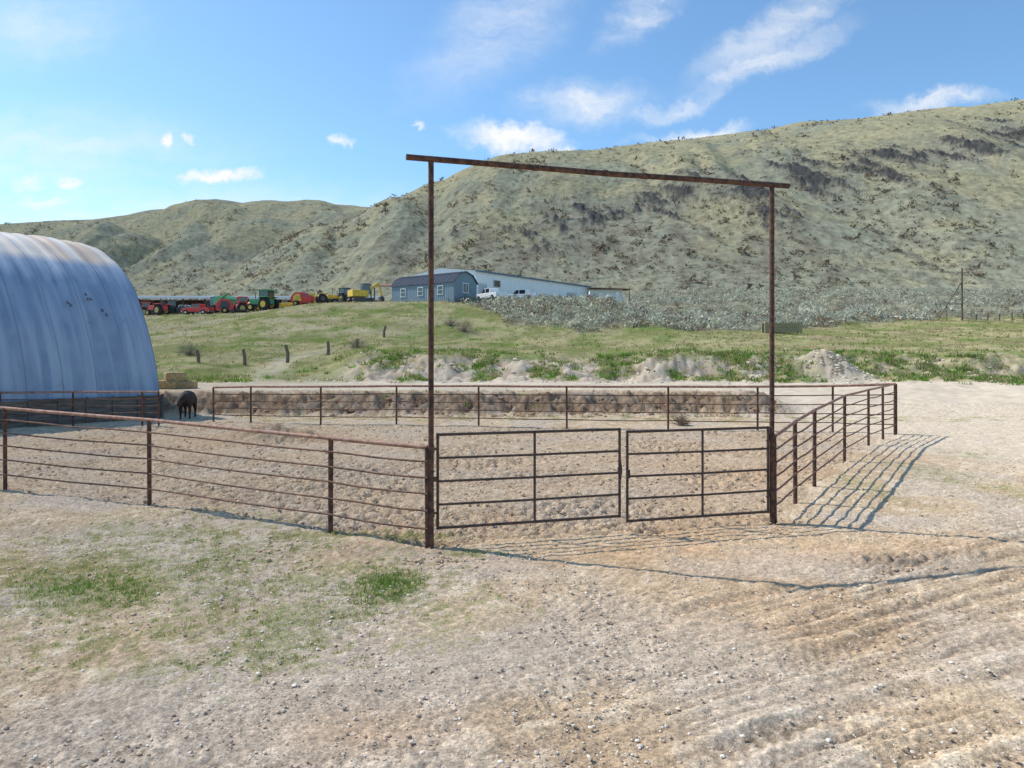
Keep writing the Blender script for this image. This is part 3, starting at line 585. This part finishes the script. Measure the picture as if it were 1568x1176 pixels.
# ---------------- vehicles
def place(name,px,d_,rz): 
    x_=(px-784)/F*d_; return empty(name,(x_,d_,H(x_,d_)-.05),rz)
def tractor(px,d_,rz,body,scale=1.,cab=True,loader=False,hub=HUB,name='farm_tractor'):
    e=place(name,px,d_,rz); s=scale*.92; e.scale=(s,s,s)
    mb=MB()
    for y_ in(-.85,.85): mb.wheel((-.9,y_,.85),.85,.5); mb.wheel((1.35,y_*.9,.5),.5,.32)
    mb.build('wheels',[RUBBER,hub],e)
    mb=MB(); mb.box((.95,0,1.25),(1.9,.75,.75),0,taper=.9); mb.box((.9,0,.8),(2.3,.5,.45),1); mb.box((-.9,0,1.2),(1.1,.9,.7),0)
    for y_ in(-.85,.85): mb.box((-.9,y_,1.78),(1.3,.55,.1),0); mb.box((-.3,y_,1.5),(.1,.5,.55),0,ry=.3)
    mb.box((1.95,0,1.15),(.12,.6,.7),1); mb.build('body',[body,DKGR],e,bevel=.04)
    mb=MB(); mb.tube([(1.1,.2,1.5),(1.1,.2,2.4)],.05,6); mb.build('exhaust',[DKGR],e)
    mb=MB()
    if cab:
        mb.box((-.6,0,2.1),(1.3,1.3,1.0),0)
        for x_ in(-1.22,.04):
            for y_ in(-.64,.64): mb.box((x_,y_,2.1),(.09,.09,1.1),1)
        mb.box((-.6,0,2.68),(1.6,1.55,.16),1); mb.build('cab',[GLASS,body],e)
    else:
        mb.box((-.8,0,1.7),(.5,.5,.15),0); mb.box((-1.05,0,1.95),(.1,.5,.5),0); mb.tube([(-1.2,-.5,1.4),(-1.2,-.5,2.5),(-1.2,.5,2.5),(-1.2,.5,1.4)],.05,6); mb.build('seat_and_rollbar',[DKGR],e)
    if loader:
        mb=MB()
        for y_ in(-.6,.6): mb.box((1.4,y_,1.35),(2.4,.1,.16),0,ry=.25)
        mb.prism([(2.5,.3),(3.2,.25),(3.15,.35),(2.65,.45),(2.6,1.1),(2.5,1.1)],-1.,1.,1); mb.build('loader',[body,DKGR],e)
    return e
def harvester(px,d_,rz,body):
    e=place('combine_harvester',px,d_,rz); mb=MB()
    for y_ in(-1.2,1.2): mb.wheel((1.,y_,.85),.85,.5); mb.wheel((-1.9,y_,.5),.5,.4)
    mb.build('wheels',[RUBBER,HUB],e)
    mb=MB(); mb.prism([(-2.8,1.),(1.2,.9),(1.2,2.7),(.2,3.1),(-1.6,3.1),(-2.8,2.5)],-1.1,1.1,0); mb.prism([(1.2,.9),(3.2,.3),(3.2,.9),(1.2,1.6)],-.7,.7,1); mb.box((3.3,0,.5),(.7,4.2,.7),0); mb.tube([(-.8,1.2,2.6),(-2.8,1.5,3.3)],.14,8,0); mb.build('body',[body,DKGR],e,bevel=.05)
    mb=MB(); mb.box((1.9,0,2.4),(1.2,1.6,1.4),0,taper=.9); mb.box((1.9,0,3.15),(1.5,1.8,.15),1); mb.build('cab',[GLASS,WHITE],e)
def hayrig(px,d_,rz,body,b2,name='hay_baler'):
    e=place(name,px,d_,rz); mb=MB()
    for y_ in(-1.1,1.1): mb.wheel((0,y_,.45),.45,.3)
    mb.build('wheels',[RUBBER,HUB],e)
    mb=MB(); mb.prism([(-1.2,.5),(1.0,.5),(1.2,1.4),(.5,2.1),(-.7,2.1),(-1.3,1.4)],-.85,.85,0); mb.prism([(-.8,.8),(.6,.8),(.7,1.4),(.3,1.8),(-.5,1.8)],-.9,.9,1); mb.box((2.2,0,.6),(2.4,.15,.15),1); mb.box((.9,0,.35),(.5,1.9,.3),1); mb.build('body',[body,b2],e,bevel=.04)
def pickup(name,px,d_,rz,body,scale=1.):
    e=place(name,px,d_,rz); e.scale=(scale,)*3; mb=MB()
    for x_ in(-1.75,1.85):
        for y_ in(-.85,.85): mb.wheel((x_,y_,.42),.42,.28)
    mb.build('wheels',[RUBBER,CHROME],e)
    mb=MB(); mb.prism([(-2.8,.5),(2.75,.5),(2.8,.95),(2.65,1.15),(1.25,1.25),(-2.8,1.2)],-.93,.93,0); mb.build('body',[body],e,bevel=.05)
    mb=MB(); mb.prism([(-1.0,1.2),(1.3,1.2),(.65,1.85),(-.85,1.88)],-.82,.82,0); mb.prism([(-1.0,1.8),(.68,1.82),(.5,1.92),(-.8,1.94)],-.8,.8,1)
    for x_ in(-.95,.15): mb.box((x_,0,1.5),(.1,1.68,.7),1)
    mb.build('cab',[GLASS,body],e)
    mb=MB(); mb.box((2.83,0,.6),(.12,1.8,.25),0); mb.box((-2.85,0,.6),(.12,1.8,.22),0); mb.box((2.78,0,.9),(.06,1.0,.28),1); mb.build('bumpers_and_grille',[CHROME,DKGR],e)
    mb=MB(); 
    for x_ in(-1.75,1.85):
        mb.tube([(x_,-.945,.42),(x_,.945,.42)],.5,14)
    mb.build('wheel_arches',[DKGR],e)
def excavator(px,d_,rz):
    e=place('excavator',px,d_,rz); mb=MB()
    for y_ in(-.9,.9): mb.prism([(-1.5,.1),(1.5,.1),(1.8,.45),(1.5,.8),(-1.5,.8),(-1.8,.45)],y_-.25,y_+.25,0)
    mb.build('tracks',[DKGR],e); mb=MB(); mb.box((-.5,0,1.45),(2.6,2.1,1.),0); mb.build('body',[YEL],e,bevel=.05)
    mb=MB(); mb.box((.5,-.5,2.1),(1.2,.95,1.5),0); mb.box((.5,-.5,2.9),(1.3,1.05,.12),1); mb.build('cab',[GLASS,DKGR],e)
    mb=MB(); mb.box((1.9,.3,2.5),(2.6,.28,.4),0,ry=-.6); mb.box((3.3,.3,2.2),(.25,.25,2.2),0,ry=-.25); mb.prism([(3.2,.4),(3.9,.6),(3.7,1.2),(3.2,1.2)],-.1,.7,1); mb.build('boom',[YEL,DKGR],e)
tractor(243,108,2.7,RED,1.05,False); tractor(229,118,.4,RED,.95)
pickup('red_truck',303,107,2.9,RED,.8); tractor(270,117,.2,DKGR,1.)
harvester(342,122,2.6,GREEN); hayrig(345,108,.3,RED,DKGR); tractor(376,117,.7,RED,1.05,True,True); tractor(403,106.5,2.75,GREEN,1.2,True,hub=YEL)
tractor(318,112,2.2,DKGR,.9,False); pickup('yellow_truck',432,113,.2,YEL,.85); hayrig(460,110,2.8,RED,YEL); hayrig(476,118,.2,YEL,RED,'hay_rake')
tractor(500,114,.5,YEL,.95,False,True,DKGR,'wheel_loader'); tractor(524,120,2.5,DKGR,1.); excavator(553,113,.6)
hayrig(390,121,.5,YEL,GREEN); pickup('white_truck',285,126,.1,WHITE,1.)
pickup('white_pickup',799,117,2.75,WHITE,1.0)
pickup('white_pickup',751,110.5,2.2,WHITE,1.0)
# ---------------- posts, pole, crate
mb=MB(); WP=[(304,58,1.0),(375,58,1.25),(440,58,1.4),(502,63,1.2),(548,65,.9),(588,80,1.3)]
for px,d_,h in WP:
    x_=(px-784)/F*d_; z=H(x_,d_); mb.tube([(x_,d_,z-.2),(x_+random.uniform(-.12,.12),d_,z+h*.5),(x_+random.uniform(-.2,.2),d_,z+h)],[.15,.14,.13],8)
P=[((px-784)/F*d_,d_,H((px-784)/F*d_,d_)+.8) for px,d_,h in WP]
for dz_ in(0,-.35): mb.tube([(a_,b_,c_+dz_) for a_,b_,c_ in P],.008,4)
mb.build('wire_fence',[WOOD])
mb=MB(); P=[]
for i,px in enumerate([1495,1512,1530,1550,1568,1590,1620]):
    d_=108; x_=(px-784)/F*d_; z=H(x_,d_); P.append((x_,d_,z+.8)); mb.tube([(x_,d_,z-.2),(x_+random.uniform(-.1,.1),d_,z+random.uniform(.9,1.25))],.11,7)
for dz_ in(0,.25): mb.tube([(a_,b_,c_+dz_) for a_,b_,c_ in P],.015,4)
mb.build('wire_fence',[WOOD])
x_=(1473-784)/F*107; z=H(x_,107); mb=MB(); mb.tube([(x_,107,z-.3),(x_,107,z+7.6)],[.16,.12],8); mb.tube([(x_-3.6,107,z-.1),(x_-.05,107,z+5.6)],.08,6); mb.tube([(x_-.7,107,z+6.9),(x_+.7,107,z+6.9)],.06,6); mb.tube([(x_-2.2,107.,z),(x_-2.2,107,z+2.4),(x_-.1,107,z+2.4)],.07,6); mb.build('utility_pole',[WOOD])
x_=(1197-784)/F*86; z=H(x_,86); mb=MB()
for dx in(-2.1,0,2.1):
    for dy in(-.5,.5): mb.box((x_+dx,86+dy,z+.6),(.16,.16,1.2))
for k in range(4):
    for dy in(-.6,.6): mb.box((x_,86+dy,z+.2+k*.29),(4.3,.05,.24))
mb.box((x_,86,z+1.2),(4.2,1.,.06)); mb.build('wooden_feed_bunk',[mat('tan_wood',(.37,.32,.19),.9,0,(.27,.23,.14),5)])
x_=(264-784)/F*37; mb=MB(); z=H(x_,37)
for k,(dx,dy,dz_) in enumerate([(-.2,0,.2),(.55,.3,.15),(-.1,.6,.2),(.05,.2,.6)]): mb.box((x_+dx,37+dy,z+dz_),(1.,.8,.5),0,rz=.2*k)
mb.build('hay_bales',[mat('hay',(.42,.34,.19),.95,0,(.25,.18,.09),14,.03)],bevel=.12)
def twigs(name,cx,cy,r,n,col):
    mb=MB(); z=H(cx,cy)
    for _ in range(n):
        v=Vector((random.gauss(0,1),random.gauss(0,1),abs(random.gauss(0,1))+.1)).normalized(); w=Vector((random.gauss(0,1),random.gauss(0,1),random.gauss(0,1))).normalized()*.35
        o=Vector((cx,cy,z+.02)); k=random.uniform(.6,1.)*r; mb.tube([o,o+v*k*.5+w*k*.3,o+v*k+w*k*.5],[.008,.006,.003],3,caps=False)
        q=o+v*k*.5+w*k*.3
        for _ in range(2):
            w2=Vector((random.gauss(0,1),random.gauss(0,1),random.gauss(0,1))).normalized()*.3*r; mb.tube([q,q+w2+v*r*.2],[.005,.002],3,caps=False)
    mb.build(name,[mat('twig',col,.9)])
x_,y_=gp(1048,654); twigs('tumbleweed',x_,y_+.6,.5,150,(.36,.28,.20))
for px,d_,r in((710,84,2.0),(290,62,1.5),(548,66,1.4),(690,88,1.3)): twigs('bare_shrub',(px-784)/F*d_,d_,r,130,(.24,.21,.17))
# ---------------- cow
def cow():
    px,d_=287,30.2; x_=(px-784)/F*d_; me=bpy.data.meshes.new('body'); V=[];E=[];R=[]
    def ch(pts,root=None):
        pr=root
        for (x,y,z,r) in pts:
            V.append((x,y,z));R.append(r if isinstance(r,tuple) else (r,r)); i=len(V)-1
            if pr is not None: E.append((pr,i))
            pr=i
        return pr
    ch([(-.55,0,.93,(.25,.27))]); ch([(-.2,0,.88,(.28,.32))],0); ch([(.2,0,.86,(.29,.33))],1); ch([(.55,0,.92,(.23,.28))],2)
    ch([(.80,-.03,.93,(.14,.18)),(.98,-.08,.86,(.12,.14)),(1.12,-.12,.70,(.085,.1)),(1.2,-.14,.56,(.07,.075))],3)
    for s in(-1,1):
        ch([(-.6,s*.16,.72,(.12,.15)),(-.48,s*.19,.56,(.08,.1)),(-.68,s*.19,.36,(.05,.055)),(-.64,s*.19,.12,(.038,.038)),(-.61,s*.19,.03,(.05,.05))],0)
        ch([(.5,s*.15,.66,(.1,.12)),(.47,s*.17,.5,(.07,.075)),(.5,s*.17,.32,(.048,.05)),(.5,s*.17,.12,(.036,.036)),(.52,s*.17,.03,(.05,.05))],3)
        ch([(.97,-.08+s*.14,.93,(.03,.02)),(.95,-.08+s*.25,.91,(.045,.015))],5)
    ch([(-.82,0,.95,(.03,.03)),(-.88,0,.6,(.018,.018)),(-.87,0,.42,(.035,.035))],0)
    me.from_pydata(V,E,[]); ob=bpy.data.objects.new('black_cow',me); bpy.context.collection.objects.link(ob)
    sk=ob.modifiers.new('s','SKIN'); sk.use_smooth_shade=True
    for i,r in enumerate(R): me.skin_vertices[0].data[i].radius=r
    me.skin_vertices[0].data[0].use_root=True
    ss=ob.modifiers.new('ss','SUBSURF'); ss.levels=2; ss.render_levels=2
    ob.location=(x_,d_,0); ob.rotation_euler=(0,0,math.radians(-76)); me.materials.append(mat('black_hide',(.035,.022,.018),.7,0,(.015,.011,.01),5))
    return ob
cow()
# ---------------- light, sky
sd=Vector((-4.33,1.72,5.1)).normalized(); el=math.asin(sd.z); az=math.atan2(sd.x,sd.y)
su=bpy.data.lights.new('sun','SUN'); su.energy=5.0; su.angle=math.radians(.5); su.color=(1,.95,.86)
so=bpy.data.objects.new('sun',su); bpy.context.collection.objects.link(so); so.rotation_euler=sd.to_track_quat('Z','Y').to_euler()
w=bpy.data.worlds.new('World'); bpy.context.scene.world=w; w.use_nodes=True; nt=w.node_tree;N=nt.nodes;L=nt.links
bg=N['Background']; bg.inputs[1].default_value=.145
sky=N.new('ShaderNodeTexSky'); sky.sky_type='NISHITA'; sky.sun_disc=False; sky.sun_elevation=el; sky.sun_rotation=az; sky.altitude=300; sky.air_density=1.; sky.dust_density=.6; sky.ozone_density=1.
hs=N.new('ShaderNodeMix'); hs.data_type='RGBA'; hs.blend_type='MULTIPLY'; hs.inputs[0].default_value=1; L.new(sky.outputs[0],hs.inputs[6]); hs.inputs[7].default_value=(.93,1.22,1.36,1)
tc=N.new('ShaderNodeTexCoord'); sp=N.new('ShaderNodeSeparateXYZ'); L.new(tc.outputs['Generated'],sp.inputs[0])
def M(op,a_,b_=0.,cl=False):
    r=N.new('ShaderNodeMath'); r.operation=op; r.use_clamp=cl
    for i,v in enumerate((a_,b_)):
        if isinstance(v,(int,float)): r.inputs[i].default_value=v
        else: L.new(v,r.inputs[i])
    return r.outputs[0]
yy=M('MAXIMUM',sp.outputs[1],.02); uu=M('DIVIDE',sp.outputs[0],yy); vv=M('DIVIDE',sp.outputs[2],yy)
cb=N.new('ShaderNodeCombineXYZ'); L.new(uu,cb.inputs[0]); L.new(vv,cb.inputs[1])
wn=N.new('ShaderNodeTexNoise'); wn.inputs['Scale'].default_value=11; wn.inputs['Detail'].default_value=5; wn.inputs['Roughness'].default_value=.68; L.new(cb.outputs[0],wn.inputs[0])
wv=N.new('ShaderNodeVectorMath'); wv.operation='MULTIPLY_ADD'; L.new(wn.outputs['Color'],wv.inputs[0]); wv.inputs[1].default_value=(.12,.07,0); L.new(cb.outputs[0],wv.inputs[2])
wo=N.new('ShaderNodeVectorMath'); wo.operation='SUBTRACT'; L.new(wv.outputs[0],wo.inputs[0]); wo.inputs[1].default_value=(.06,.035,0)
CL=[(895,158,115,44,5,.75),(1020,165,80,20,14,.6),(1170,95,180,28,24,.6),(1200,40,210,38,30,.5),(760,45,190,80,35,.4),(60,40,170,80,0,.35),(780,208,105,24,-8,1.1),(860,231,32,14,0,.9),
(330,266,80,17,3,1.1),(40,283,36,17,0,1.),(105,283,32,14,0,.8),(60,312,60,14,0,.8),(247,207,18,18,-50,1.),(293,206,18,13,-20,.9),(518,211,18,12,0,.9),(650,193,12,10,0,.9),
(1430,158,120,18,8,.9),(1060,207,110,14,5,.8),(990,15,110,38,35,.55),(300,330,520,70,0,.5),(60,230,380,90,0,.4)]
tot=None
for (cx,cy,rx,ry,an,st) in CL:
    mp=N.new('ShaderNodeMapping'); mp.vector_type='TEXTURE'; mp.inputs['Location'].default_value=((cx-784)/F,(HY-cy)/F,0); mp.inputs['Rotation'].default_value=(0,0,math.radians(an)); mp.inputs['Scale'].default_value=(rx/F,ry/F,1)
    L.new(wo.outputs[0],mp.inputs[0]); ln=N.new('ShaderNodeVectorMath'); ln.operation='LENGTH'; L.new(mp.outputs[0],ln.inputs[0])
    mr=N.new('ShaderNodeMapRange'); mr.interpolation_type='SMOOTHSTEP'; mr.inputs[1].default_value=1.15; mr.inputs[2].default_value=0.; mr.inputs[3].default_value=0; mr.inputs[4].default_value=st; L.new(ln.outputs['Value'],mr.inputs[0])
    tot=mr.outputs[0] if tot is None else M('MAXIMUM',tot,mr.outputs[0])
mp=N.new('ShaderNodeMapping'); mp.inputs['Rotation'].default_value=(0,0,math.radians(-25)); mp.inputs['Scale'].default_value=(6,22,1); L.new(wo.outputs[0],mp.inputs[0])
sn=N.new('ShaderNodeTexNoise'); sn.inputs['Scale'].default_value=1.3; sn.inputs['Detail'].default_value=5; sn.inputs['Roughness'].default_value=.65; L.new(mp.outputs[0],sn.inputs[0])
sr=N.new('ShaderNodeMapRange'); sr.inputs[1].default_value=.32; sr.inputs[2].default_value=.62; sr.inputs[3].default_value=.3; sr.inputs[4].default_value=1.2; L.new(sn.outputs[0],sr.inputs[0])
cf=M('MULTIPLY',tot,sr.outputs[0],True); cf=M('MULTIPLY',cf,M('GREATER_THAN',sp.outputs[1],.05))
mx=N.new('ShaderNodeMix'); mx.data_type='RGBA'; L.new(cf,mx.inputs[0]); L.new(hs.outputs[2],mx.inputs[6]); mx.inputs[7].default_value=(6.8,6.9,7.0,1)
L.new(mx.outputs[2],bg.inputs[0])
# ---------------- camera
cd=bpy.data.cameras.new('camera'); cam=bpy.data.objects.new('camera',cd); bpy.context.collection.objects.link(cam)
cam.location=(0,0,HC); cam.rotation_euler=(math.radians(90),0,0); cd.sensor_width=36; cd.lens=36*F/1568; cd.shift_y=-(588-HY)/1568; cd.clip_start=.1; cd.clip_end=20000
sc=bpy.context.scene; sc.camera=cam; sc.view_settings.view_transform='Standard'; sc.view_settings.look='None'; sc.view_settings.exposure=0
print('rows',NY,'cols',NX)
